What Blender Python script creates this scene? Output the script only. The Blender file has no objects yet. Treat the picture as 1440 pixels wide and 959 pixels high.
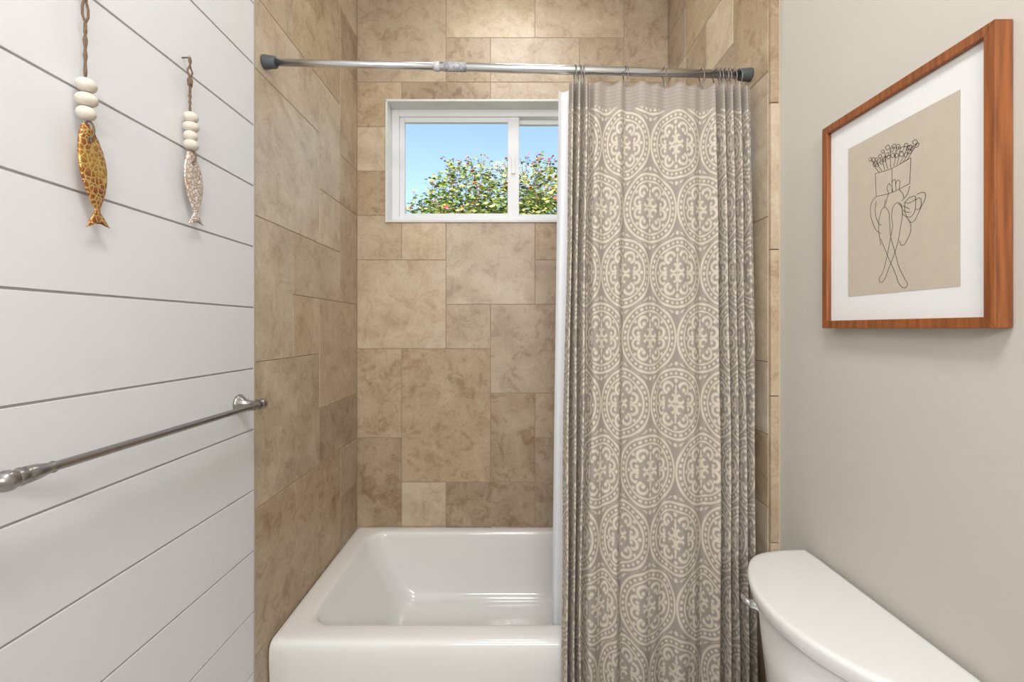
import bpy, bmesh, math, random
from mathutils import Vector, Matrix, noise as mnoise
random.seed(7)
scene = bpy.context.scene
COL = scene.collection
try:
    scene.view_settings.view_transform = 'Standard'
    scene.view_settings.look = 'None'
    scene.view_settings.exposure = 0.0
except Exception as e:
    print(e)

def lin(r, g, b):
    f = lambda c: (c/255)/12.92 if c/255 <= 0.04045 else (((c/255)+0.055)/1.055)**2.4
    return (f(r), f(g), f(b), 1.0)

# ------------------------------------------------------------------ node math helper
class V:
    def __init__(s, nt, sock): s.nt = nt; s.k = sock
    def _m(s, op, *a, clamp=False):
        n = s.nt.nodes.new('ShaderNodeMath'); n.operation = op; n.use_clamp = clamp
        for i, x in enumerate((s,)+a):
            if isinstance(x, V): s.nt.links.new(x.k, n.inputs[i])
            else: n.inputs[i].default_value = x
        return V(s.nt, n.outputs[0])
    def __add__(s, o): return s._m('ADD', o)
    __radd__ = __add__
    def __sub__(s, o): return s._m('SUBTRACT', o)
    def __rsub__(s, o): return (s*-1.0)+o
    def __mul__(s, o): return s._m('MULTIPLY', o)
    __rmul__ = __mul__
    def __truediv__(s, o): return s._m('DIVIDE', o)
    def abs(s): return s._m('ABSOLUTE')
    def fract(s): return s._m('FRACT')
    def sqrt(s): return s._m('SQRT')
    def cos(s): return s._m('COSINE')
    def sin(s): return s._m('SINE')
    def atan2(s, o): return s._m('ARCTAN2', o)
    def max(s, o): return s._m('MAXIMUM', o)
    def min(s, o): return s._m('MINIMUM', o)
    def lt(s, o): return s._m('LESS_THAN', o)
    def gt(s, o): return s._m('GREATER_THAN', o)
    def clamp(s): return s._m('ADD', 0.0, clamp=True)

def new_mat(name):
    m = bpy.data.materials.new(name); m.use_nodes = True
    nt = m.node_tree; b = nt.nodes['Principled BSDF']
    return m, nt, b

def mat_simple(name, col, rough=0.5, metal=0.0, coat=0.0, bump=0.0, bscale=80, var=0.04, spec=0.5):
    m, nt, b = new_mat(name)
    b.inputs['Roughness'].default_value = rough
    b.inputs['Metallic'].default_value = metal
    b.inputs['Coat Weight'].default_value = coat
    b.inputs['Specular IOR Level'].default_value = spec
    tc = nt.nodes.new('ShaderNodeTexCoord')
    n = nt.nodes.new('ShaderNodeTexNoise'); n.inputs['Scale'].default_value = bscale
    n.inputs['Detail'].default_value = 2
    nt.links.new(tc.outputs['Object'], n.inputs['Vector'])
    r = nt.nodes.new('ShaderNodeValToRGB')
    r.color_ramp.elements[0].position = 0.3; r.color_ramp.elements[1].position = 0.7
    r.color_ramp.elements[0].color = tuple(c*(1-var) for c in col[:3])+(1,)
    r.color_ramp.elements[1].color = tuple(min(1, c*(1+var)) for c in col[:3])+(1,)
    nt.links.new(n.outputs['Fac'], r.inputs['Fac'])
    nt.links.new(r.outputs['Color'], b.inputs['Base Color'])
    if bump > 0:
        bp = nt.nodes.new('ShaderNodeBump'); bp.inputs['Strength'].default_value = bump
        bp.inputs['Distance'].default_value = 0.002
        nt.links.new(n.outputs['Fac'], bp.inputs['Height'])
        nt.links.new(bp.outputs['Normal'], b.inputs['Normal'])
    return m

# ------------------------------------------------------------------ materials
M_shiplap = mat_simple('shiplap_paint', lin(223,223,226), 0.45, bump=0.05, bscale=30, var=0.008)
M_gap = mat_simple('shiplap_gap', lin(176,174,172), 0.9)
M_drywall = mat_simple('greige_paint', lin(202,198,189), 0.75, bump=0.12, bscale=160, var=0.006)
M_white = mat_simple('white_paint', lin(232,232,230), 0.6, var=0.01)
M_porc = mat_simple('porcelain', lin(230,230,229), 0.15, coat=0.25, var=0.005, bscale=5)
M_tub = mat_simple('tub_enamel', lin(238,238,237), 0.12, coat=0.4, var=0.005, bscale=5)
M_vinyl = mat_simple('window_vinyl', lin(238,239,242), 0.35, var=0.005)
M_marble = mat_simple('marble_liner', lin(226,226,224), 0.25, var=0.05, bscale=14)
M_chrome = mat_simple('chrome', (0.74,0.76,0.78,1), 0.26, metal=1.0, var=0.01)
M_nickel = mat_simple('brushed_nickel', (0.38,0.365,0.35,1), 0.30, metal=1.0, var=0.05, bscale=60)
M_dark = mat_simple('dark_rubber', lin(84,88,94), 0.5)
M_ring = mat_simple('ring_metal', (0.26,0.25,0.24,1), 0.3, metal=1.0)
M_bead = mat_simple('bead_wood', lin(216,208,196), 0.75, bump=0.2, bscale=120, var=0.05)
M_cord = mat_simple('jute_cord', lin(122,100,82), 0.95, bump=0.6, bscale=600, var=0.3)
M_mat = mat_simple('mat_board', lin(232,232,232), 0.8, var=0.005)
M_print = mat_simple('print_paper', lin(194,183,167), 0.85, var=0.03, bscale=40)
M_ink = mat_simple('ink', lin(62,56,52), 0.9)
M_liner = mat_simple('liner_fabric', lin(236,237,240), 0.6, var=0.01)

def mat_travertine(name):
    m, nt, b = new_mat(name)
    L = nt.links.new
    at = nt.nodes.new('ShaderNodeAttribute'); at.attribute_name = 'tint'
    tc = nt.nodes.new('ShaderNodeNewGeometry')
    vm = nt.nodes.new('ShaderNodeVectorMath'); vm.operation = 'MULTIPLY_ADD'
    L(at.outputs['Color'], vm.inputs[0]); vm.inputs[1].default_value = (17, 23, 31)
    L(tc.outputs['Position'], vm.inputs[2])
    def noise(scale, det, rough=0.6, dist=0.0):
        n = nt.nodes.new('ShaderNodeTexNoise'); n.inputs['Scale'].default_value = scale
        n.inputs['Detail'].default_value = det; n.inputs['Roughness'].default_value = rough
        n.inputs['Distortion'].default_value = dist
        L(vm.outputs[0], n.inputs['Vector']); return V(nt, n.outputs['Fac'])
    big = noise(4.5, 3, 0.55, 1.0); mid = noise(15, 8, 0.74, 0.8); fine = noise(130, 3, 0.75)
    sep = nt.nodes.new('ShaderNodeSeparateColor'); L(at.outputs['Color'], sep.inputs[0])
    rnd = V(nt, sep.outputs[0]); rnd2 = V(nt, sep.outputs[1])
    vein = (1.0-((mid-0.5).abs()*13)).clamp()
    fac = (big*0.65 + mid*0.95 + fine*0.48 + rnd*0.36 - 0.72).clamp()
    r = nt.nodes.new('ShaderNodeValToRGB'); L(fac.k, r.inputs['Fac'])
    e = r.color_ramp.elements
    e[0].position = 0.10; e[0].color = lin(138,113,88)
    e[1].position = 0.95; e[1].color = lin(218,206,187)
    for p, c in ((0.32, lin(166,143,117)), (0.5, lin(185,164,138)), (0.7, lin(202,185,160))):
        x = e.new(p); x.color = c
    hs = nt.nodes.new('ShaderNodeHueSaturation')
    L((rnd2*0.26+0.86).k, hs.inputs['Saturation']); L((rnd*0.10+0.95).k, hs.inputs['Value'])
    L(r.outputs['Color'], hs.inputs['Color'])
    mx = nt.nodes.new('ShaderNodeMix'); mx.data_type = 'RGBA'
    L((vein*big*0.34).clamp().k, mx.inputs[0]); L(hs.outputs['Color'], mx.inputs[6]); mx.inputs[7].default_value = lin(214,200,178)
    L(mx.outputs[2], b.inputs['Base Color'])
    L((mid*0.20+0.29).k, b.inputs['Roughness'])
    bp = nt.nodes.new('ShaderNodeBump'); bp.inputs['Strength'].default_value = 0.12
    bp.inputs['Distance'].default_value = 0.002
    L((mid+fine*0.5).k, bp.inputs['Height']); L(bp.outputs['Normal'], b.inputs['Normal'])
    return m
M_trav = mat_travertine('travertine')
M_grout = mat_simple('grout', lin(164,148,124), 0.9, bump=0.3, bscale=300, var=0.08)

def mat_curtain():
    m, nt, b = new_mat('curtain_fabric')
    L = nt.links.new
    uv = nt.nodes.new('ShaderNodeUVMap'); uv.uv_map = 'UVMap'
    s = nt.nodes.new('ShaderNodeSeparateXYZ'); L(uv.outputs[0], s.inputs[0])
    u = V(nt, s.outputs[0]); v = V(nt, s.outputs[1])   # metres
    P, Q, R, RY = 0.190, 0.400, 0.094, 0.108
    ax = ((u/P+0.5).fract()-0.5).abs()*P
    ay = ((v/Q+0.5).fract()-0.5).abs()*Q
    bx = P/2 - ax; by = Q/2 - ay
    ax, ay, bx, by = ax/R, ay/RY, bx/R, by/RY
    sel = (ax*ax+ay*ay).lt(bx*bx+by*by)
    x = ax*sel + bx*(1.0-sel); y = ay*sel + by*(1.0-sel)
    r = (x*x+y*y).sqrt(); th = y.atan2(x)
    def line(d, w): return ((w-d.abs())/0.035+0.5).clamp()
    def dist(cx, cy):
        dx = x-cx; dy = y-cy
        return (dx*dx+dy*dy).sqrt()
    def ring(cx, cy, rad, w): return line(dist(cx, cy)-rad, w)
    def dot(cx, cy, rad): return ((rad-dist(cx, cy))/0.035+0.5).clamp()
    def cscroll(cx, cy, rad, w, gx, gy):
        d = (x-cx)*gx + (y-cy)*gy
        return ring(cx, cy, rad, w)*d.lt(rad*0.55)
    mask = line(r-0.975, 0.034)
    mask = mask.max(line(r-0.865, 0.036)*((th*32).cos()*2.5+0.9).clamp())
    mask = mask.max(line(r-0.765, 0.026))
    inner = cscroll(0.25, 0.44, 0.155, 0.042, -0.7, -0.7).max(dot(0.25, 0.40, 0.06))
    inner = inner.max(cscroll(0.46, 0.16, 0.135, 0.042, -1.0, 0.2)).max(dot(0.42, 0.14, 0.05))
    inner = inner.max(cscroll(0.14, 0.15, 0.11, 0.038, 0.8, 0.6)).max(dot(0.0, 0.66, 0.06)).max(dot(0.0, 0.36, 0.05))
    inner = inner.max(line(x, 0.028)*line(y-0.27, 0.26)).max(dot(0.66, 0.0, 0.05)).max(dot(0.52,0.46,0.05))
    mask = mask.max(inner)
    o1 = cscroll(0.62, 1.02, 0.13, 0.045, -0.5, 0.8).max(cscroll(0.28, 1.24, 0.15, 0.048, 0.6, 0.6)).max(dot(0.62,1.00,0.05)).max(dot(0.28,1.20,0.05)).max(dot(0.0,1.14,0.06))
    o1 = o1.max(line(x, 0.04)*y.gt(1.3)).max(ring(0.0,1.55,0.14,0.045)).max(dot(0.86,0.76,0.05))
    mask = mask.max(o1*r.gt(1.05))
    hem = ((2.115-v)/0.004).clamp()
    mask = mask*hem
    stripe = ((v*2*math.pi/0.011).sin()*0.5+0.5)*(1.0-hem)*0.16
    nz = nt.nodes.new('ShaderNodeTexNoise'); nz.inputs['Scale'].default_value = 260; nz.inputs['Detail'].default_value = 2
    mp = nt.nodes.new('ShaderNodeMapping'); mp.inputs['Scale'].default_value = (1, 2.2, 1)
    L(uv.outputs[0], mp.inputs[0]); L(mp.outputs[0], nz.inputs['Vector'])
    n = V(nt, nz.outputs['Fac'])
    fac = (mask*(n*0.6+0.60) + stripe + (n-0.5)*0.5).clamp()
    mx = nt.nodes.new('ShaderNodeMix'); mx.data_type = 'RGBA'
    L(fac.k, mx.inputs[0]); mx.inputs[6].default_value = lin(157,148,140); mx.inputs[7].default_value = lin(214,205,188)
    L(mx.outputs[2], b.inputs['Base Color'])
    b.inputs['Roughness'].default_value = 0.85
    bp = nt.nodes.new('ShaderNodeBump'); bp.inputs['Strength'].default_value = 0.25; bp.inputs['Distance'].default_value = 0.001
    L(n.k, bp.inputs['Height']); L(bp.outputs['Normal'], b.inputs['Normal'])
    return m
M_curtain = mat_curtain()

def mat_wood():
    m, nt, b = new_mat('frame_wood'); L = nt.links.new
    tc = nt.nodes.new('ShaderNodeTexCoord')
    mp = nt.nodes.new('ShaderNodeMapping'); mp.inputs['Scale'].default_value = (60, 60, 3)
    L(tc.outputs['Object'], mp.inputs[0])
    n = nt.nodes.new('ShaderNodeTexNoise'); n.inputs['Scale'].default_value = 2; n.inputs['Detail'].default_value = 6
    L(mp.outputs[0], n.inputs['Vector'])
    r = nt.nodes.new('ShaderNodeValToRGB'); e = r.color_ramp.elements
    e[0].position = 0.3; e[0].color = lin(112,60,26); e[1].position = 0.72; e[1].color = lin(166,98,50)
    L(n.outputs['Fac'], r.inputs['Fac']); L(r.outputs['Color'], b.inputs['Base Color'])
    b.inputs['Roughness'].default_value = 0.45
    return m
M_wood = mat_wood()

def mat_fish(name, c0, c1, c2, metal, lo=.35, hi=.62):
    m, nt, b = new_mat(name); L = nt.links.new
    tc = nt.nodes.new('ShaderNodeTexCoord')
    mp = nt.nodes.new('ShaderNodeMapping'); mp.inputs['Scale'].default_value = (0.2, 1, 0.85)
    L(tc.outputs['Object'], mp.inputs[0])
    vo = nt.nodes.new('ShaderNodeTexVoronoi'); vo.inputs['Scale'].default_value = 115; vo.feature = 'DISTANCE_TO_EDGE'
    L(mp.outputs[0], vo.inputs['Vector'])
    n = nt.nodes.new('ShaderNodeTexNoise'); n.inputs['Scale'].default_value = 22; n.inputs['Detail'].default_value = 4
    L(tc.outputs['Object'], n.inputs['Vector'])
    r = nt.nodes.new('ShaderNodeValToRGB'); e = r.color_ramp.elements
    e[0].position = lo; e[0].color = c0; e[1].position = hi; e[1].color = c1
    L(n.outputs['Fac'], r.inputs['Fac'])
    d = V(nt, vo.outputs['Distance'])
    f = (1.0-(d*7)).clamp()
    mx = nt.nodes.new('ShaderNodeMix'); mx.data_type = 'RGBA'
    L(f.k, mx.inputs[0]); L(r.outputs['Color'], mx.inputs[6]); mx.inputs[7].default_value = c2
    L(mx.outputs[2], b.inputs['Base Color'])
    b.inputs['Roughness'].default_value = 0.3; b.inputs['Metallic'].default_value = metal
    bp = nt.nodes.new('ShaderNodeBump'); bp.inputs['Strength'].default_value = 0.8; bp.inputs['Distance'].default_value = 0.003
    L(d.k, bp.inputs['Height']); L(bp.outputs['Normal'], b.inputs['Normal'])
    return m
M_fish1 = mat_fish('fish_gold', lin(188,144,66), lin(152,86,54), lin(214,184,112), 0.5)
M_fish2 = mat_fish('fish_silver', lin(232,226,218), lin(200,180,160), lin(168,128,98), 0.3, .45, .75)

def mat_glass():
    m = bpy.data.materials.new('window_glass'); m.use_nodes = True
    nt = m.node_tree; nt.nodes.clear()
    o = nt.nodes.new('ShaderNodeOutputMaterial'); t = nt.nodes.new('ShaderNodeBsdfTransparent')
    g = nt.nodes.new('ShaderNodeBsdfGlossy'); g.inputs['Roughness'].default_value = 0.05
    mx = nt.nodes.new('ShaderNodeMixShader'); mx.inputs[0].default_value = 0.006
    nt.links.new(t.outputs[0], mx.inputs[1]); nt.links.new(g.outputs[0], mx.inputs[2])
    nt.links.new(mx.outputs[0], o.inputs[0])
    return m
M_glass = mat_glass()

def mat_emit(name, col, st):
    m, nt, b = new_mat(name)
    b.inputs['Base Color'].default_value = col
    b.inputs['Emission Color'].default_value = col; b.inputs['Emission Strength'].default_value = st
    return m
M_lamp = mat_emit('lamp_diffuser', (1,0.98,0.95,1), 1.5)

def mat_leaf():
    m, nt, b = new_mat('foliage'); L = nt.links.new
    at = nt.nodes.new('ShaderNodeAttribute'); at.attribute_name = 'tint'
    L(at.outputs['Color'], b.inputs['Base Color']); b.inputs['Roughness'].default_value = 0.45
    return m
M_leaf = mat_leaf()

# ------------------------------------------------------------------ mesh helpers
def obj_from(name, verts, faces, mat=None, smooth=False, parent=None, recalc=True):
    me = bpy.data.meshes.new(name); me.from_pydata([tuple(v) for v in verts], [], faces); me.update()
    if recalc:
        bm = bmesh.new(); bm.from_mesh(me); bmesh.ops.recalc_face_normals(bm, faces=bm.faces); bm.to_mesh(me); bm.free()
    o = bpy.data.objects.new(name, me); COL.objects.link(o)
    if mat: me.materials.append(mat)
    if smooth:
        for p in me.polygons: p.use_smooth = True
    if parent: o.parent = parent
    return o

def empty(name):
    o = bpy.data.objects.new(name, None); COL.objects.link(o); return o

BF = [(0,3,2,1),(4,5,6,7),(0,1,5,4),(1,2,6,5),(2,3,7,6),(3,0,4,7)]
def boxes(name, lst, mat, bevel=0.0, parent=None):
    vs, fs = [], []
    for (x0,x1,y0,y1,z0,z1) in lst:
        k = len(vs)
        vs += [(x0,y0,z0),(x1,y0,z0),(x1,y1,z0),(x0,y1,z0),(x0,y0,z1),(x1,y0,z1),(x1,y1,z1),(x0,y1,z1)]
        fs += [tuple(i+k for i in f) for f in BF]
    o = obj_from(name, vs, fs, mat, parent=parent)
    if bevel:
        md = o.modifiers.new('b', 'BEVEL'); md.width = bevel; md.segments = 2; md.limit_method = 'ANGLE'
    return o

def loft(name, rings, mat, cap0=True, cap1=True, smooth=True, parent=None, subsurf=0, closed=True):
    vs, fs = [], []; n = len(rings[0])
    for r in rings: vs += r
    for i in range(len(rings)-1):
        for j in range(n if closed else n-1):
            a = i*n+j; b_ = i*n+(j+1) % n
            fs.append((a, b_, b_+n, a+n))
    if cap0: fs.append(tuple(range(n)))
    if cap1: fs.append(tuple((len(rings)-1)*n+j for j in range(n)))
    o = obj_from(name, vs, fs, mat, smooth, parent)
    if subsurf:
        md = o.modifiers.new('s', 'SUBSURF'); md.levels = subsurf; md.render_levels = subsurf
    return o

def frame_of(d):
    d = Vector(d).normalized()
    up = Vector((0,0,1)) if abs(d.z) < 0.9 else Vector((0,1,0))
    a = d.cross(up).normalized(); b = d.cross(a).normalized()
    return a, b

def lathe(name, p0, axis, prof, mat, n=32, parent=None):
    p0 = Vector(p0); ax = Vector(axis).normalized(); a, b = frame_of(ax)
    rings = []
    for t, r in prof:
        c = p0+ax*t
        rings.append([c+a*r*math.cos(2*math.pi*i/n)+b*r*math.sin(2*math.pi*i/n) for i in range(n)])
    return loft(name, rings, mat, parent=parent)

def tube(name, pts, rad, mat, n=10, closed=False, parent=None):
    pts = [Vector(p) for p in pts]; N = len(pts); rings = []
    pa = None
    for i, p in enumerate(pts):
        q0 = pts[(i-1) % N] if (closed or i > 0) else p
        q1 = pts[(i+1) % N] if (closed or i < N-1) else p
        d = (q1-q0).normalized()
        if pa is None: a, _ = frame_of(d)
        else: a = (pa-d*pa.dot(d)).normalized()
        b = d.cross(a); pa = a
        rr = rad[i] if isinstance(rad, (list, tuple)) else rad
        rings.append([p+a*rr*math.cos(2*math.pi*k/n)+b*rr*math.sin(2*math.pi*k/n) for k in range(n)])
    if closed:
        vs, fs = [], []
        for r in rings: vs += r
        for i in range(N):
            for j in range(n):
                a0 = i*n+j; a1 = i*n+(j+1) % n; i2 = (i+1) % N
                fs.append((a0, a1, i2*n+(j+1) % n, i2*n+j))
        return obj_from(name, vs, fs, mat, True, parent)
    return loft(name, rings, mat, parent=parent)

# ------------------------------------------------------------------ dimensions
H = 1.38
XL, XR, XD = -0.756, 0.763, 0.790
YB = 2.22; YF_L = 1.335; YF_R = 1.356
MOD = 0.2168; Z0 = 0.412
CEIL = 3.05; YREAR = -1.35
WX0, WX1, WZ0, WZ1 = -0.612, 0.627, 1.900, 2.490

# ------------------------------------------------------------------ room shell
floor = boxes('floor', [(-0.95,0.98,YREAR-0.1,2.4,-0.1,0)], mat_simple('floor_tile', lin(200,196,190), 0.35, var=0.06, bscale=6))
ceiling = boxes('ceiling', [(-0.95,0.98,YREAR-0.1,2.4,CEIL,CEIL+0.1)], M_white)
wall_left = boxes('wall_left', [(-0.92,XL-0.014,YREAR-0.1,2.4,0,CEIL)], M_gap)
wall_right = boxes('wall_right', [(XD,0.95,YREAR-0.1,YF_R,0,CEIL),(XR+0.014,0.95,YF_R,2.4,0,CEIL)], M_drywall)
wall_back = boxes('wall_back', [(XL-0.014,WX0-0.006,YB+0.014,2.38,0,CEIL),(WX1+0.006,XR+0.014,YB+0.014,2.38,0,CEIL),
    (WX0-0.006,WX1+0.006,YB+0.014,2.38,0,WZ0-0.006),(WX0-0.006,WX1+0.006,YB+0.014,2.38,WZ1+0.006,CEIL)], M_grout)
wall_rear = boxes('wall_rear', [(-0.92,0.95,YREAR-0.1,YREAR,0,CEIL)], M_drywall)

BH = 0.178; G = 0.0044
lst = []; gaps = []
z = 1.440-9*BH
while z < CEIL:
    a = max(z+G/2, 0.0); b_ = min(z+BH-G/2, CEIL)
    if b_-a > 0.01: lst.append((XL-0.014, XL, YREAR, YF_L-0.003, a, b_))
    if 0.01 < z < CEIL-.01: gaps.append((XL-0.014, XL-0.003, YREAR, YF_L-0.003, z-G/2-.0002, z+G/2+.0002))
    z += BH
ship = boxes('shiplap_boards', lst, M_shiplap, bevel=0.001, parent=wall_left)
boxes('shiplap_grooves', gaps, M_gap, parent=wall_left)
boxes('shiplap_edge_bead', [(XL-0.014, XL+0.002, YF_L-0.004, YF_L+0.002, 0, CEIL)], mat_simple('edge_metal', lin(176,170,160), 0.5), parent=wall_left)

SZ = [(2,2),(2,3),(3,2),(2,1),(1,2),(1,1),(2,2),(1,1)]
def fill(ncol, r0, r1, fixed, seed):
    rnd = random.Random(seed); occ = set(); out = []
    for (c,r,w,h) in fixed:
        out.append((c,r,w,h))
        for i in range(w):
            for j in range(h): occ.add((c+i, r+j))
    for r in range(r0, r1):
        for c in range(ncol):
            if (c,r) in occ: continue
            opts = SZ[:]; rnd.shuffle(opts); opts.append((1,1))
            for (w,h) in opts:
                if c+w > ncol or r+h > r1: continue
                cells = [(c+i, r+j) for i in range(w) for j in range(h)]
                if any(x in occ for x in cells): continue
                occ.update(cells); out.append((c,r,w,h)); break
    return out

def tiles(name, rects, amap, z_of, fmap, parent, seed, thick=0.012, gr=0.0014, tone=None):
    rnd = random.Random(seed); vs, fs, cols = [], [], []
    for (c,r,w,h) in rects:
        t = [rnd.random(), rnd.random(), rnd.random(), 1]
        if tone and (c,r) in tone: t[0] = tone[(c,r)]
        a0, a1 = amap(c), amap(c+w); zz0, zz1 = z_of(r), z_of(r+h)
        if a0 > a1: a0, a1 = a1, a0
        a0 += gr; a1 -= gr; zz0 = max(zz0+gr, 0.0); zz1 = min(zz1-gr, CEIL)
        if zz1-zz0 < 0.01 or a1-a0 < 0.01: continue
        k = len(vs); e = 0.0012
        for (d, i) in ((thick, 0), (e, 0), (0, e)):
            vs += [fmap(a0+i, zz0+i, d), fmap(a1-i, zz0+i, d), fmap(a1-i, zz1-i, d), fmap(a0+i, zz1-i, d)]
        f = [(0,1,2,3),(8,9,10,11)]
        for b0 in (0, 4):
            for j in range(4): f.append((b0+j, b0+(j+1)%4, b0+4+(j+1)%4, b0+4+j))
        fs += [tuple(x+k for x in q) for q in f]
        cols += [tuple(t)]*len(f)
    o = obj_from(name, vs, fs, M_trav, parent=parent, recalc=False)
    at = o.data.color_attributes.new('tint', 'FLOAT_COLOR', 'CORNER')
    for p in o.data.polygons:
        for li in p.loop_indices: at.data[li].color = cols[p.index]
    bm = bmesh.new(); bm.from_mesh(o.data); bmesh.ops.recalc_face_normals(bm, faces=bm.faces); bm.to_mesh(o.data); bm.free()
    return o

zof = lambda r: Z0+MOD*r
# rows/cols in 8-inch modules (columns from the left corner, rows from the tub deck)
fix_back = [(0,0,1,2),(1,0,1,1),(2,0,2,1),(4,0,1,2),(0,2,1,2),(1,1,2,3),(3,1,1,2),(4,2,1,1),(3,3,2,2),(2,4,1,1),(0,4,2,2),
    (0,6,1,1),(1,6,1,1),(2,5,2,2),(4,5,1,1),(4,6,1,1),(5,5,2,2),(0,7,1,1),(0,8,1,1),(0,9,1,1),(1,9,2,1),(3,9,2,1),(5,9,1,1),
    (1,7,2,2),(3,7,2,2),(5,7,2,2),(6,9,1,1),(0,10,2,3),(2,10,1,1),(3,10,2,1),(5,10,1,1),(6,10,1,2),(2,11,2,2),(4,11,2,1)]
tone_back = {(0,0):.12,(2,0):.05,(1,0):.8,(3,1):.15,(1,1):.42,(3,3):.35,(0,4):.75,(2,4):.55,(2,5):.6,(0,2):.5,(4,0):.3,(4,2):.4,(0,10):.55,(2,11):.8,(3,10):.5}
rb = fill(7, -2, 13, fix_back, 3)
wB = (XR-XL)/7
tb = tiles('travertine_tile', rb, lambda c: XL+wB*c, zof, lambda a,z,d: (a, YB+d, z), None, 11, tone=tone_back)
cut = boxes('cutter', [(WX0-0.006,WX1+0.006,YB-0.1,YB+0.1,WZ0-0.006,WZ1+0.006)], None)
md = tb.modifiers.new('c', 'BOOLEAN'); md.operation = 'DIFFERENCE'; md.object = cut; md.solver = 'EXACT'
dg = bpy.context.evaluated_depsgraph_get()
me2 = bpy.data.meshes.new_from_object(tb.evaluated_get(dg))
tb.modifiers.clear(); tb.data = me2; tb.parent = wall_back
bpy.data.objects.remove(cut, do_unlink=True)

fix_left = [(0,0,3,2),(3,0,1,1),(3,1,1,1),(0,2,2,2),(2,2,2,1),(2,3,2,2),(0,4,1,2),(1,4,1,1),(1,5,2,1),(3,5,1,2),(0,6,2,2),
    (2,6,1,1),(2,7,1,2),(3,7,1,1),(0,8,2,1),(3,8,1,2),(0,9,1,2),(1,9,2,2)]
tone_left = {(0,0):.3,(0,2):.5,(0,6):.7,(1,5):.6,(2,3):.55,(0,4):.7,(0,8):.65}
wall_l_edges = [YF_L, YB-3*0.2165, YB-2*0.2165, YB-0.2165, YB]
rl = fill(4, -2, 13, fix_left, 5)
tiles('travertine_tile', rl, lambda c: wall_l_edges[c], zof, lambda a,z,d: (XL-d, a, z), wall_left, 23, tone=tone_left)
boxes('tile_grout', [(XL-0.014, XL-0.0016, YF_L, YB+0.01, 0, CEIL)], M_grout, parent=wall_left)
boxes('tile_grout', [(XL-0.01, WX0-0.006, YB+0.0016, YB+0.016, 0, CEIL),(WX1+0.006, XR+0.01, YB+0.0016, YB+0.016, 0, CEIL),
    (WX0-0.006,WX1+0.006,YB+0.0016,YB+0.016,0,WZ0-0.006),(WX0-0.006,WX1+0.006,YB+0.0016,YB+0.016,WZ1+0.006,CEIL)], M_grout, parent=wall_back)
wre = [YF_R, YB-3*0.2165, YB-2*0.2165, YB-0.2165, YB]
rr = fill(4, -2, 13, [], 9)
tiles('travertine_tile', rr, lambda c: wre[c], zof, lambda a,z,d: (XR+d, a, z), wall_right, 31)
boxes('tile_grout', [(XR+0.0016, XR+0.0145, YF_R+0.001, YB+0.01, 0, CEIL)], M_grout, parent=wall_right)
bn = [(0,r,1,2) for r in range(-2, 13, 2)]
tt = tiles('bullnose_trim', bn, lambda c: XR+0.001 if c == 0 else XD+0.001, lambda r: zof(r)-0.1, lambda a,z,d: (a, YF_R-0.012+d, z), wall_right, 41)
boxes('caulk_line', [(XD-0.001, XD+0.002, YF_R-0.013, YF_R, 0, CEIL)], mat_simple('caulk', lin(222,208,176), 0.6), parent=wall_right)
base_r = boxes('baseboard_right', [(XD-0.014, XD, YREAR, YF_R-0.02, 0, 0.10)], M_white, bevel=0.003)

# ------------------------------------------------------------------ window
win = empty('window_1')
YW = 2.295
boxes('marble_liner', [(WX0-0.005,WX0+0.006,YB-0.006,2.37,WZ0,WZ1),(WX1-0.006,WX1+0.005,YB-0.006,2.37,WZ0,WZ1),
    (WX0-0.005,WX1+0.005,YB-0.006,2.37,WZ1-0.006,WZ1+0.005),(WX0-0.005,WX1+0.005,YB-0.008,2.37,WZ0-0.005,WZ0+0.006)], M_marble, 0.0015, win)
a0, a1, b0, b1 = WX0+0.006, WX1-0.006, WZ0+0.006, WZ1-0.006
def rect_frame(x0,x1,z0,z1,w,y0,y1): return [(x0,x0+w,y0,y1,z0,z1),(x1-w,x1,y0,y1,z0,z1),(x0+w,x1-w,y0,y1,z0,z0+w),(x0+w,x1-w,y0,y1,z1-w,z1)]
boxes('outer_frame', rect_frame(a0,a1,b0,b1,0.036,YW+0.0,YW+0.07), M_vinyl, 0.003, win)
boxes('sash_sliding', rect_frame(a0+0.036,0.036,b0+0.030,b1-0.034,0.026,YW+0.012,YW+0.036), M_vinyl, 0.003, win)
boxes('sash_fixed', rect_frame(-0.004,a1-0.036,b0+0.034,b1-0.036,0.024,YW+0.038,YW+0.062), M_vinyl, 0.003, win)
boxes('mullion', [(-0.022,0.036,YW+0.008,YW+0.03,b0+0.036,b1-0.036)], M_vinyl, 0.003, win)
boxes('latch', [(-0.004,0.018,YW-0.002,YW+0.010,2.16,2.24)], M_vinyl, 0.002, win)
def pane(name, x0,x1,y):
    return obj_from(name, [(x0,y,b0+0.045),(x1,y,b0+0.045),(x1,y,b1-0.045),(x0,y,b1-0.045)], [(0,1,2,3)], M_glass, parent=win)
pane('glass_left', a0+0.05, -0.01, YW+0.024); pane('glass_right', 0.012, a1-0.05, YW+0.05)

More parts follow.
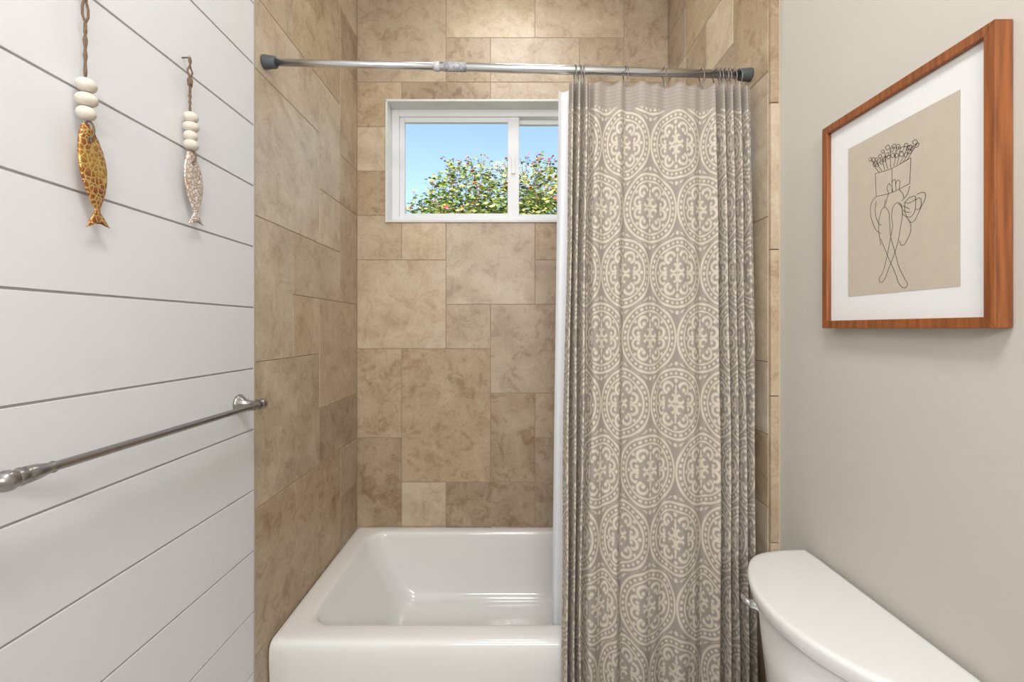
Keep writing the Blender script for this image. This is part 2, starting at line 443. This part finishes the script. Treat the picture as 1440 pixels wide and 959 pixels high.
# ------------------------------------------------------------------ outdoors
ground = boxes('ground_outside', [(-15,15,2.45,30,-0.3,-0.15)], mat_simple('lawn', lin(110,120,80), 0.9, var=0.2, bscale=3))
def bush():
    rnd = random.Random(4); vs, fs, cols = [], [], []
    g = [lin(120,146,60), lin(160,172,84), lin(92,116,48), lin(196,192,112), lin(70,92,40)]
    red = [lin(206,84,66), lin(220,136,96)]
    lobes = [(-0.60,5.2,2.45,0.55,0.5,0.74),(0.0,5.3,2.48,0.55,0.6,0.70),(0.50,5.1,2.42,0.60,0.55,0.74),(1.2,5.3,2.4,0.8,0.6,0.8),(2.2,5.4,2.2,0.8,0.6,0.8),
             (-0.95,5.3,2.1,0.42,0.5,0.72),(0.2,5.2,1.2,1.5,0.7,1.2),(1.6,5.3,1.1,1.3,0.7,1.2)]
    def leaf(p, s, col):
        d = Vector((rnd.gauss(0,1), rnd.gauss(0,1)-.5, rnd.gauss(0,1)+0.4)).normalized()
        a, b = frame_of(d); k = len(vs)
        vs.extend([p-a*s*0.5, p+b*s*0.28+d*s*.05, p+a*s*0.6, p-b*s*0.28+d*s*.05]); fs.append((k,k+1,k+2,k+3)); cols.append(col)
    for li_, (cx,cy,cz,rx,ry,rz) in enumerate(lobes):
        for i in range(5200 if li_ < 3 else 3600):
            v = Vector((rnd.gauss(0,1), rnd.gauss(0,1), rnd.gauss(0,1))).normalized()
            q = rnd.random()**0.4
            nn = 1+0.30*mnoise.noise(Vector((v.x*2.6+cx*3, v.y*2.6, v.z*2.6)))
            p = Vector((cx+v.x*rx*q*nn, cy+v.y*ry*q*nn, cz+v.z*rz*q*nn))
            leaf(p, rnd.uniform(0.035,0.068), rnd.choice(red) if rnd.random() < 0.04 else rnd.choice(g))
    for i in range(120):
        x = rnd.uniform(-1.25, 2.6); c = min(lobes[:6], key=lambda l: abs(l[0]-x))
        t = max(0, 1-((x-c[0])/c[3])**2)**.5
        zt = c[2]+c[5]*t*0.95; y = c[1]+rnd.uniform(-.3,.3)
        dx = rnd.uniform(-.25,.25); hgt = rnd.uniform(.10,.36)
        for j in range(16):
            f = j/15
            leaf(Vector((x+dx*f*hgt*2+rnd.gauss(0,.016), y+rnd.gauss(0,.016), zt-0.08+hgt*f)), rnd.uniform(.03,.055), rnd.choice(red) if (f > .8 and rnd.random() < .45) else rnd.choice(g[:4]))
        k = len(vs); vs.extend([Vector((x-.003,y,zt-.3)), Vector((x+.003,y,zt-.3)), Vector((x+dx*hgt*2+.002,y,zt-.08+hgt)), Vector((x+dx*hgt*2-.002,y,zt-.08+hgt))]); fs.append((k,k+1,k+2,k+3)); cols.append(lin(120,90,64))
    o = obj_from('flowering_bush', vs, fs, M_leaf, recalc=False)
    at = o.data.color_attributes.new('tint', 'FLOAT_COLOR', 'CORNER')
    flat = []
    for c in cols: flat += list(c)*4
    at.data.foreach_set('color', flat)
    bark = mat_simple('bark', lin(100,80,62), 0.9)
    for j, x in enumerate((-0.5, 0.2, 0.9, 1.7)):
        tube('trunk_%d' % j, [(x,5.3,-0.16),(x+.05,5.25,0.6),(x-.06,5.3,1.4),(x+.02,5.3,2.0)], [.07,.06,.045,.03], bark, parent=o)
bush()

# ------------------------------------------------------------------ bathtub
def rrect(x0,x1,y0,y1,r,z,nc=8,ne=8):
    pts = []
    cs = [(x1-r,y1-r,0),(x0+r,y1-r,90),(x0+r,y0+r,180),(x1-r,y0+r,270)]
    for i,(cx,cy,a) in enumerate(cs):
        for k in range(nc+1):
            t = math.radians(a+90*k/nc); pts.append(Vector((cx+r*math.cos(t), cy+r*math.sin(t), z)))
        nx = cs[(i+1)%4]; t = math.radians(a+90); p = pts[-1]
        t2 = math.radians(nx[2]); q = Vector((nx[0]+r*math.cos(t2), nx[1]+r*math.sin(t2), z))
        for k in range(1, ne): pts.append(p.lerp(q, k/ne))
    return pts
ox0, ox1, oy1 = XL+0.003, XR-0.003, YB-0.003
T = Z0
rg = [rrect(ox0,ox1,1.412,oy1,.004,0.002), rrect(ox0,ox1,1.412,oy1,.004,0.15), rrect(ox0,ox1,1.411,oy1,.004,T-.13),
      rrect(ox0,ox1,1.406,oy1,.005,T-.10), rrect(ox0,ox1,1.403,oy1,.006,T-.06), rrect(ox0,ox1,1.4035,oy1,.006,T-.030), rrect(ox0+.001,ox1-.001,1.407,oy1,.008,T-.012),
      rrect(ox0+.002,ox1-.002,1.417,oy1-.002,.012,T-.003), rrect(ox0+.005,ox1-.005,1.430,oy1-.004,.02,T),
      rrect(-.680,.690,1.486,2.172,.085,T), rrect(-.674,.684,1.493,2.166,.085,T-.004), rrect(-.666,.678,1.499,2.160,.085,T-.016),
      rrect(-.652,.672,1.506,2.154,.085,T-.06), rrect(-.595,.660,1.52,2.142,.085,T-.16), rrect(-.545,.648,1.535,2.13,.085,T-.245),
      rrect(-.515,.63,1.555,2.110,.08,T-.285), rrect(-.48,.60,1.585,2.08,.08,T-.302), rrect(-.40,.5,1.65,2.0,.07,T-.308), rrect(-.2,.3,1.75,1.9,.04,T-.309)]
tub = loft('bathtub', rg, M_tub, cap0=False, subsurf=1)
lathe('drain', (0.47,1.82,T-.3085), (0,0,1), [(0,.03),(.003,.03),(.004,.026),(.002,.02),(.002,.001)], M_chrome, parent=tub)
lathe('overflow_plate', (0.652,1.82,T-.12), (-1,0,-.1), [(0,.036),(.006,.036),(.010,.030),(.011,.001)], M_chrome, parent=tub)

# ------------------------------------------------------------------ curtain rod
rod = empty('curtain_rod')
ZR = 2.190
rody = lambda x: 1.385+(x-XL)/(XR-XL)*0.070
RD = Vector((1, 0.070/(XR-XL), 0)).normalized()
pL = Vector((XL, rody(XL), ZR)); Ltot = (Vector((XR, rody(XR), ZR))-pL).length
lathe('end_cap_left', pL+RD*0.001, RD, [(0,.020),(.004,.021),(.030,.018),(.036,.017),(.036,.012)], M_dark, parent=rod)
lathe('end_cap_right', pL+RD*(Ltot-.001), -RD, [(0,.020),(.004,.021),(.030,.018),(.036,.017),(.036,.013)], M_dark, parent=rod)
lathe('inner_tube', pL+RD*.03, RD, [(0,.0108),(.6,.0108)], M_chrome, parent=rod)
lathe('outer_tube', pL+RD*.52, RD, [(0,.0108),(.001,.0132),(Ltot-.56,.0132)], M_chrome, parent=rod)
lathe('joint_collar', pL+RD*.515, RD, [(0,.011),(.001,.0142),(.016,.0142),(.017,.0132)], mat_simple('collar', lin(200,202,206), .4), parent=rod)
lathe('label', pL+RD*.545, RD, [(0,.0133),(.0,.01345),(.07,.01345),(.07,.0133)], mat_simple('label_paper', lin(170,170,176), .6, var=.4, bscale=120), parent=rod)
for i, x in enumerate([0.198, 0.212, 0.225, 0.358, 0.482, 0.602, 0.650, 0.664, 0.677, 0.690, 0.704, 0.722]):
    y = rody(x); pts = []
    tw = random.uniform(-.25,.25)
    for k in range(24):
        a = 2*math.pi*k/24
        pts.append((x+math.sin(tw)*.018*math.cos(a), y-.003+.019*math.cos(a)*(1 if math.sin(a) > 0 else .55), ZR-.020+.0365*math.sin(a)))
    tube('ring_%d' % i, pts, .0017, M_ring, 8, True, rod)

# ------------------------------------------------------------------ shower curtain
def smooth_interp(keys, t):
    for i in range(len(keys)-1):
        if t <= keys[i+1][0]:
            f = (t-keys[i][0])/(keys[i+1][0]-keys[i][0]); f = (1-math.cos(math.pi*f))/2
            return keys[i][1]*(1-f)+keys[i+1][1]*f
    return keys[-1][1]
keys = [(.178,.010),(.186,-.028),(.196,.022),(.207,-.030),(.217,.020),(.229,-.028),(.241,.018),(.260,-.018),(.30,.010),(.335,-.014),(.360,.014),(.405,-.018),(.445,-.004),(.482,.014),
        (.525,-.018),(.565,-.006),(.602,.016),(.632,-.022),(.648,.020),(.660,-.028),(.672,.020),(.685,-.030),(.697,.020),(.710,-.030),(.722,.022),(.734,-.028),(.744,.016),(.752,.000)]
def build_curtain():
    xs = []
    for i in range(len(keys)-1):
        n = 10
        for k in range(n): xs.append(keys[i][0]+(keys[i+1][0]-keys[i][0])*k/n)
    xs.append(keys[-1][0])
    ys = [smooth_interp(keys, x) for x in xs]
    U = [0]
    for i in range(1, len(xs)): U.append(U[-1]+math.hypot(xs[i]-xs[i-1], ys[i]-ys[i-1]))
    zt, zb = 2.140, 0.10; NR = 90
    vs, fs = [], []
    for r in range(NR+1):
        f = r/NR; z = zt+(zb-zt)*f
        lean = max(0, min(1, (zt-z)/(zt-0.45)))
        for i, x in enumerate(xs):
            q = (x-.178)/(.752-.178)
            xl = .178-.030*lean; xr = .750-.016*lean
            xx = xl+(xr-xl)*q
            amp = 0.72+0.28*min(1, f*5)
            wob = .008*mnoise.noise(Vector((x*12, z*1.0, 3.3)))*min(1, f*4)
            xw = .008*mnoise.noise(Vector((x*18, z*1.5, 8.8)))*min(1, f*4)
            yc0 = rody(x)-.018
            yc = yc0 + (1.362-yc0)*lean
            yy = min(yc + ys[i]*amp + wob, 1.396 if z < .46 else 9)
            zz = z
            if f == 0: zz -= .004*math.sin(q*60)
            vs.append((xx+xw, yy, zz))
    n = len(xs)
    for r in range(NR):
        for i in range(n-1):
            a = r*n+i; fs.append((a, a+1, a+1+n, a+n))
    o = obj_from('shower_curtain', vs, fs, M_curtain, True, recalc=False)
    uvl = o.data.uv_layers.new(name='UVMap')
    uc = min(range(n), key=lambda i: abs(xs[i]-.352)); u_off = -U[uc]
    for p in o.data.polygons:
        for li, vi in zip(p.loop_indices, p.vertices):
            r, i = divmod(vi, n)
            uvl.data[li].uv = (U[i]+u_off, zt+(zb-zt)*r/NR + 0.05)
    md = o.modifiers.new('sol', 'SOLIDIFY'); md.thickness = 0.0012
build_curtain()

def build_liner():
    vs, fs = [], []; N = 160; NR = 60
    for r in range(NR+1):
        f = r/NR; z = 2.138+(0.22-2.138)*f
        for i in range(N+1):
            q = i/N; x0 = .148-.012*f
            x1 = .735-.10*max(0, f-.75)*4
            x = x0+(x1-x0)*q
            k = min(1, f/.85)
            yc = (rody(x)+.026)*(1-k)+1.553*k
            y = yc+.010*math.sin(q*2*math.pi*11+.5*math.sin(z*2))
            vs.append((x, y, z))
    for r in range(NR):
        for i in range(N):
            a = r*(N+1)+i; fs.append((a, a+1, a+N+2, a+N+1))
    o = obj_from('shower_curtain_liner', vs, fs, M_liner, True, recalc=False)
build_liner()

# ------------------------------------------------------------------ toilet
toilet = empty('toilet')
TC = 0.96
def dshape(xb, w, d0, d1, z, n=40, p=16):
    pts = []
    for i in range(n+1):
        a = -math.pi/2+math.pi*i/n; t = math.sin(a)
        t = math.copysign(abs(t)**0.8, t)
        t = max(-1, min(1, t))
        dep = (d0+(d1-d0)*(1-t*t))*(max(0, 1-abs(t)**p))**.5
        pts.append(Vector((xb-max(dep, .003), TC+t*w, z)))
    for i in range(1, 12):
        pts.append(Vector((xb, TC+w-2*w*i/12, z)))
    return pts
xb = 0.780; zt = 0.796
loft('tank_lid', [dshape(xb-.004,.238,.122,.226,zt-.040), dshape(xb-.001,.243,.129,.235,zt-.038), dshape(xb,.245,.134,.241,zt-.033), dshape(xb,.248,.138,.245,zt-.010), dshape(xb-.001,.246,.136,.2425,zt-.0035),
    dshape(xb-.004,.242,.130,.236,zt-.0005), dshape(xb-.010,.234,.119,.223,zt), dshape(xb-.016,.226,.108,.210,zt)], M_porc, parent=toilet)
loft('tank', [dshape(xb-.001,.19,.12,.17,.37,p=8), dshape(xb-.001,.20,.125,.18,.40,p=8), dshape(xb-.001,.222,.122,.210,.62), dshape(xb-.001,.233,.125,.225,zt-.039)], M_porc, parent=toilet)
lathe('flush_escutcheon', (0.616,1.135,.69), (-1,.15,0), [(0,.017),(.006,.017),(.012,.012),(.022,.009),(.022,.001)], M_chrome, parent=toilet)
tube('flush_lever', [(0.601,1.137,.69),(0.592,1.15,.692),(.594,1.165,.692),(.598,1.18,.690)], [.007,.008,.008,.006], M_chrome, parent=toilet)
def egg(cx, a, b_, z, n=40):
    pts = []
    for i in range(n):
        t = 2*math.pi*i/n; c, s = math.cos(t), math.sin(t)
        pts.append(Vector((cx+(a*c if c > 0 else a*1.25*c), TC+b_*s*(1-.10*(-c if c < 0 else 0)), z)))
    return pts
loft('bowl', [egg(.46,.17,.13,0), egg(.46,.17,.125,.03), egg(.45,.15,.105,.10), egg(.42,.17,.12,.22), egg(.37,.20,.165,.33), egg(.36,.215,.182,.375), egg(.36,.215,.182,.395)], M_porc, parent=toilet)
loft('pedestal_back', [rrect(.52,.776,TC-.12,TC+.12,.03,0), rrect(.52,.776,TC-.11,TC+.11,.03,.2), rrect(.50,.776,TC-.17,TC+.17,.04,.35), rrect(.50,.776,TC-.185,TC+.185,.04,.372)], M_porc, parent=toilet)
loft('seat', [egg(.355,.218,.186,.397), egg(.355,.222,.190,.402), egg(.355,.222,.190,.412), egg(.355,.218,.186,.417)], M_porc, parent=toilet)
loft('seat_lid', [egg(.355,.220,.188,.419), egg(.355,.222,.190,.424), egg(.355,.220,.188,.432), egg(.355,.20,.17,.438), egg(.355,.1,.08,.440)], M_porc, parent=toilet)

# ------------------------------------------------------------------ framed picture
pic = empty('framed_picture')
fy0, fy1, fz0, fz1 = 0.716, 1.116, H+0.000, H+0.487
XFf = 0.760; fw = 0.018
def miter(name, A, B, C, D):
    vs = []
    for x in (XFf, XD-.001):
        for (y, z) in (A, B, C, D): vs.append((x, y, z))
    o = obj_from(name, vs, [(0,1,2,3),(7,6,5,4),(0,4,5,1),(1,5,6,2),(2,6,7,3),(3,7,4,0)], M_wood, parent=pic)
    md = o.modifiers.new('b', 'BEVEL'); md.width = .0012; md.segments = 2
O = [(fy0,fz0),(fy1,fz0),(fy1,fz1),(fy0,fz1)]; I = [(fy0+fw,fz0+fw),(fy1-fw,fz0+fw),(fy1-fw,fz1-fw),(fy0+fw,fz1-fw)]
for i, nm in enumerate(['frame_bottom','frame_far','frame_top','frame_near']):
    j = (i+1) % 4; miter(nm, O[i], O[j], I[j], I[i])
boxes('mat_board', [(0.770,0.785,fy0+fw-.002,fy1-fw+.002,fz0+fw-.002,fz1-fw+.002)], M_mat, parent=pic)
XP = 0.7694
py = lambda s: 1.042-.261*s
pz = lambda t: H+.072+.338*t
boxes('print', [(XP,0.7705,py(1),py(0),pz(0),pz(1))], M_print, parent=pic)
strokes = [
 [(.30,.755),(.46,.745),(.63,.760)], [(.30,.755),(.31,.61)], [(.31,.61),(.46,.60),(.62,.615)], [(.63,.76),(.62,.615)], [(.462,.745),(.462,.60)],
 [(.43,.60),(.42,.645),(.435,.66),(.45,.64)], [(.47,.60),(.465,.66),(.485,.672),(.495,.64)], [(.50,.60),(.505,.655),(.52,.66),(.53,.60)], [(.43,.60),(.41,.56),(.40,.53)], [(.53,.60),(.56,.57),(.57,.54)],
 [(.31,.61),(.265,.585),(.25,.53),(.275,.45),(.31,.40),(.355,.37)], [(.31,.58),(.30,.52),(.325,.45),(.36,.42)],
 [(.62,.60),(.60,.56),(.55,.53)], [(.56,.45),(.60,.42),(.63,.36),(.60,.30),(.555,.27),(.53,.30)],
 [(.355,.30),(.335,.40),(.345,.48),(.385,.525),(.425,.50),(.44,.43),(.45,.34),(.49,.24),(.53,.14),(.575,.075),(.60,.035),(.575,.022),(.53,.045),(.50,.10),(.45,.18),(.40,.26),(.355,.34)],
 [(.47,.40),(.46,.47),(.49,.525),(.535,.52),(.555,.46),(.54,.38),(.51,.28),(.46,.19),(.42,.13),(.39,.085),(.355,.07),(.34,.09),(.37,.125),(.41,.21),(.44,.30),(.47,.40)],
 [(.385,.525),(.40,.57)], [(.52,.52),(.545,.50),(.56,.45)],
 [(.575,.515),(.585,.445),(.61,.425),(.645,.43),(.665,.46),(.67,.525)], [(.575,.515),(.62,.505),(.67,.525),(.625,.535),(.575,.515)], [(.67,.51),(.70,.515),(.715,.485),(.70,.455),(.665,.46)],
 [(.56,.50),(.60,.48),(.62,.47)], [(.56,.475),(.60,.455),(.625,.45)], [(.68,.54),(.74,.535),(.745,.50),(.72,.47)], [(.72,.47),(.69,.43),(.64,.39),(.60,.42)],
]
cv = bpy.data.curves.new('line_drawing', 'CURVE'); cv.dimensions = '3D'; cv.bevel_depth = .00055; cv.bevel_resolution = 1
def add_stroke(pts):
    sp = cv.splines.new('BEZIER'); sp.bezier_points.add(len(pts)-1)
    for bp_, (s, t) in zip(sp.bezier_points, pts):
        bp_.co = (XP, py(s), pz(t)); bp_.handle_left_type = bp_.handle_right_type = 'AUTO'
for s_ in strokes: add_stroke(s_)
rp = random.Random(2)
for i in range(10):
    s0 = .34+.25*i/9; s1 = s0+(s0-.46)*.75+rp.uniform(-.02,.02); t1 = .83+rp.uniform(0,.05)-abs(s1-.47)*.12
    add_stroke([(s0,.752),((s0+s1)/2,.79),(s1,t1)])
    for j in range(3):
        f = .5+.24*j; cs, ct = s0+(s1-s0)*f, .752+(t1-.752)*f
        ang = (.5 if j % 2 else 2.6)+rp.uniform(-.25,.25); l = rp.uniform(.028,.040)
        ex, ey = cs+math.cos(ang)*l*1.3, ct+math.sin(ang)*l
        nx, ny = -(ey-ct)*.28, (ex-cs)*.28
        add_stroke([(cs,ct),((cs+ex)/2+nx,(ct+ey)/2+ny),(ex,ey)]); add_stroke([(ex,ey),((cs+ex)/2-nx,(ct+ey)/2-ny),(cs,ct)])
co = bpy.data.objects.new('line_drawing', cv); COL.objects.link(co); cv.materials.append(M_ink); co.parent = pic

# ------------------------------------------------------------------ towel bar
tbr = empty('towel_bar')
XT = -0.692; ZT = 1.171; yn, yf = 0.622, 1.258
for nm, y in (('near', yn), ('far', yf)):
    lathe('post_'+nm, (XL+.0005, y, ZT), (1,0,0), [(0,.026),(.004,.026),(.007,.022),(.012,.019),(.016,.014),(.032,.0095),(.044,.009),(.049,.0125),(.052,.010),(.055,.0132),(.064,.0150),(.072,.0132),(.076,.009),(.078,.001)], M_nickel, parent=tbr)
lathe('bar', (XT, yn, ZT), (0,1,0), [(0,.010),(.012,.0115),(.018,.0135),(.022,.010),(.026,.0125),(.040,.0115),(.060,.0078),(.064,.0092),(.068,.0072),
    (yf-yn-.068,.0072),(yf-yn-.064,.0092),(yf-yn-.060,.0078),(yf-yn-.040,.0115),(yf-yn-.026,.0125),(yf-yn-.022,.010),(yf-yn-.018,.0135),(yf-yn-.012,.0115),(yf-yn,.010)], M_nickel, parent=tbr)

# ------------------------------------------------------------------ fish ornaments
def ornament(yc, znail, zbeads, zhead, length, tilt, mat, rb=.0165, wd=1.0):
    root = empty('hanging_fish_ornament')
    xw = XL+.018
    lathe('nail', (XL, yc, znail), (1,0,0), [(0,.0018),(.016,.0018),(.0165,.004),(.018,.004),(.0185,.001)], M_nickel, parent=root)
    N = 16; A, B = [], []
    for i in range(N+1):
        f = i/N; z = znail+(zbeads[0]+.01-znail)*f
        sp = .005*math.sin(math.pi*min(1, f*1.6))*(1 if f < .62 else 0)
        A.append((xw+.0015*math.sin(f*30), yc+sp+.0016*math.cos(f*26), z)); B.append((xw-.0015*math.sin(f*30), yc-sp-.0016*math.cos(f*26), z))
    tube('cord_a', A, .0019, M_cord, 8, parent=root); tube('cord_b', B, .0019, M_cord, 8, parent=root)
    lathe('cord_knot', (xw, yc, znail-.045), (0,0,-1), [(0,.002),(.004,.0055),(.010,.006),(.016,.0045),(.019,.002)], M_cord, 14, parent=root)
    for i, zb in enumerate(zbeads):
        r = rb*(1+.08*math.sin(i*2.1)); h = .0118
        prof = [(-h*math.cos(math.pi*k/12), max(.0006, r*math.sin(math.pi*k/12)**.8)) for k in range(13)]
        lathe('bead_%d' % i, (xw+.002, yc+.002*math.sin(i*3), zb), (0,.06*math.sin(i*5),1), prof, M_bead, 24, parent=root)
    NL, NW = 48, 16
    def outline(t):
        if t < .80: return (.003+.0235*(math.sin(math.pi*min(1, (t+.02)/.84))**.75)*(1-.15*t))*wd
        if t < .84: return .0052*wd
        return (.0052+.017*((t-.84)/.16)**.9)*wd
    front, back = [], []
    for i in range(NL+1):
        t = i/NL; w = outline(t)
        if .76 < t < .84: w = max(w, .0052)
        th = .0065*(1-.65*t)*(1 if t > .04 else .6)
        for j in range(NW+1):
            s = -1+2*j/NW
            v = t*length - (.010*(1-abs(s)) if t > .97 else 0)
            off = s*w+.004*math.sin(t*4)
            edge = math.sqrt(max(0, 1-s*s))
            y = yc+off*math.cos(tilt)+v*math.sin(tilt); z = zhead-v*math.cos(tilt)+off*math.sin(tilt)
            front.append((xw+th*edge, y, z)); back.append((xw-.5*th*edge, y, z))
    vs = front+back; K = len(front); fs = []
    for i in range(NL):
        for j in range(NW):
            a = i*(NW+1)+j; fs.append((a, a+1, a+NW+2, a+NW+1)); fs.append((K+a, K+a+NW+1, K+a+NW+2, K+a+1))
    fo = obj_from('fish', vs, fs, mat, True, root)
    bm = bmesh.new(); bm.from_mesh(fo.data); bmesh.ops.remove_doubles(bm, verts=bm.verts, dist=.0002); bmesh.ops.recalc_face_normals(bm, faces=bm.faces); bm.to_mesh(fo.data); bm.free()
    pts = []
    for k in range(20):
        a = 2*math.pi*k/20
        pts.append((xw+.004+.006*math.cos(a)*.9, yc+.003+.0035*math.cos(a), (zbeads[-1]-.012+zhead-.024)/2+((zbeads[-1]-.012)-(zhead-.024))/2*math.sin(a)))
    tube('cord_loop', pts, .0017, M_cord, 8, True, root)
    lathe('eye', (xw+.0035, yc+.003, zhead-.026), (1,0,0), [(0,.0045),(.0025,.0045),(.003,.003),(.002,.0025)], M_dark, 16, parent=root)
    return root
ornament(.787, 2.03, (1.800,1.775,1.751), 1.733, .176, .16, M_fish1, rb=.0150, wd=1.10)
ornament(1.043, 2.000, (1.863,1.841,1.820,1.800), 1.785, .166, .14, M_fish2, rb=.0155, wd=1.25)

# ------------------------------------------------------------------ alcove light and added fill lights
def area(name, loc, rot, size, sy, power, col=(1,.988,.97)):
    l = bpy.data.lights.new(name, 'AREA'); l.shape = 'RECTANGLE' if sy else 'DISK'; l.size = size
    if sy: l.size_y = sy
    l.energy = power; l.color = col
    o = bpy.data.objects.new(name, l); COL.objects.link(o); o.location = loc; o.rotation_euler = rot; return o
rl1 = lathe('recessed_light', (0.0, 1.72, CEIL-.001), (0,0,-1), [(0,.28),(.006,.28),(.010,.26),(.004,.25),(.004,.001)], M_lamp)
o = area('area_lamp', (0.0,1.72,CEIL-.02), (0,0,0), .48, None, 3.5, (.98,.99,1)); o.parent = rl1
fill_c = lathe('ceiling_fill', (0.0, 0.1, CEIL-.001), (0,0,-1), [(0,.25),(.02,.25),(.05,.23),(.07,.15),(.075,.001)], M_lamp)  # added fill lamp, out of view, with a glowing dome as housing
o = area('area_lamp', (0.0,0.1,CEIL-.09), (0,0,0), .50, None, 20); o.parent = fill_c
fill_r = boxes('rear_fill_panel', [(-.5,.5,YREAR+.002,YREAR+.06,1.95,2.20)], M_lamp, .01)  # added glowing fill panel behind the camera, brightens the alcove from the front
o = area('area_lamp', (0,YREAR+.075,2.075), (math.radians(90),0,0), 1.0, .25, 25); o.parent = fill_r

sun = bpy.data.lights.new('sun', 'SUN'); sun.energy = 5.0; sun.angle = .01; sun.color = (1,.96,.88)
so = bpy.data.objects.new('sun', sun); COL.objects.link(so); so.rotation_euler = (math.radians(42), 0, math.radians(-25))

w = bpy.data.worlds.new('sky'); scene.world = w; w.use_nodes = True
nt = w.node_tree; bg = nt.nodes['Background']
sk = nt.nodes.new('ShaderNodeTexSky'); sk.sky_type = 'NISHITA'; sk.sun_disc = False
sk.sun_elevation = math.radians(48); sk.sun_rotation = math.radians(160); sk.air_density = 1.0; sk.dust_density = 2.5; sk.ozone_density = 1.2
nt.links.new(sk.outputs[0], bg.inputs[0]); bg.inputs[1].default_value = 0.34

# ------------------------------------------------------------------ camera
cam = bpy.data.cameras.new('camera'); co_ = bpy.data.objects.new('camera', cam); COL.objects.link(co_)
cam.sensor_width = 36; cam.lens = 16.0; cam.shift_y = -18/1440
cam.clip_start = 0.02
co_.location = (0, 0, H); co_.rotation_euler = (math.radians(90), 0, 0)
scene.camera = co_
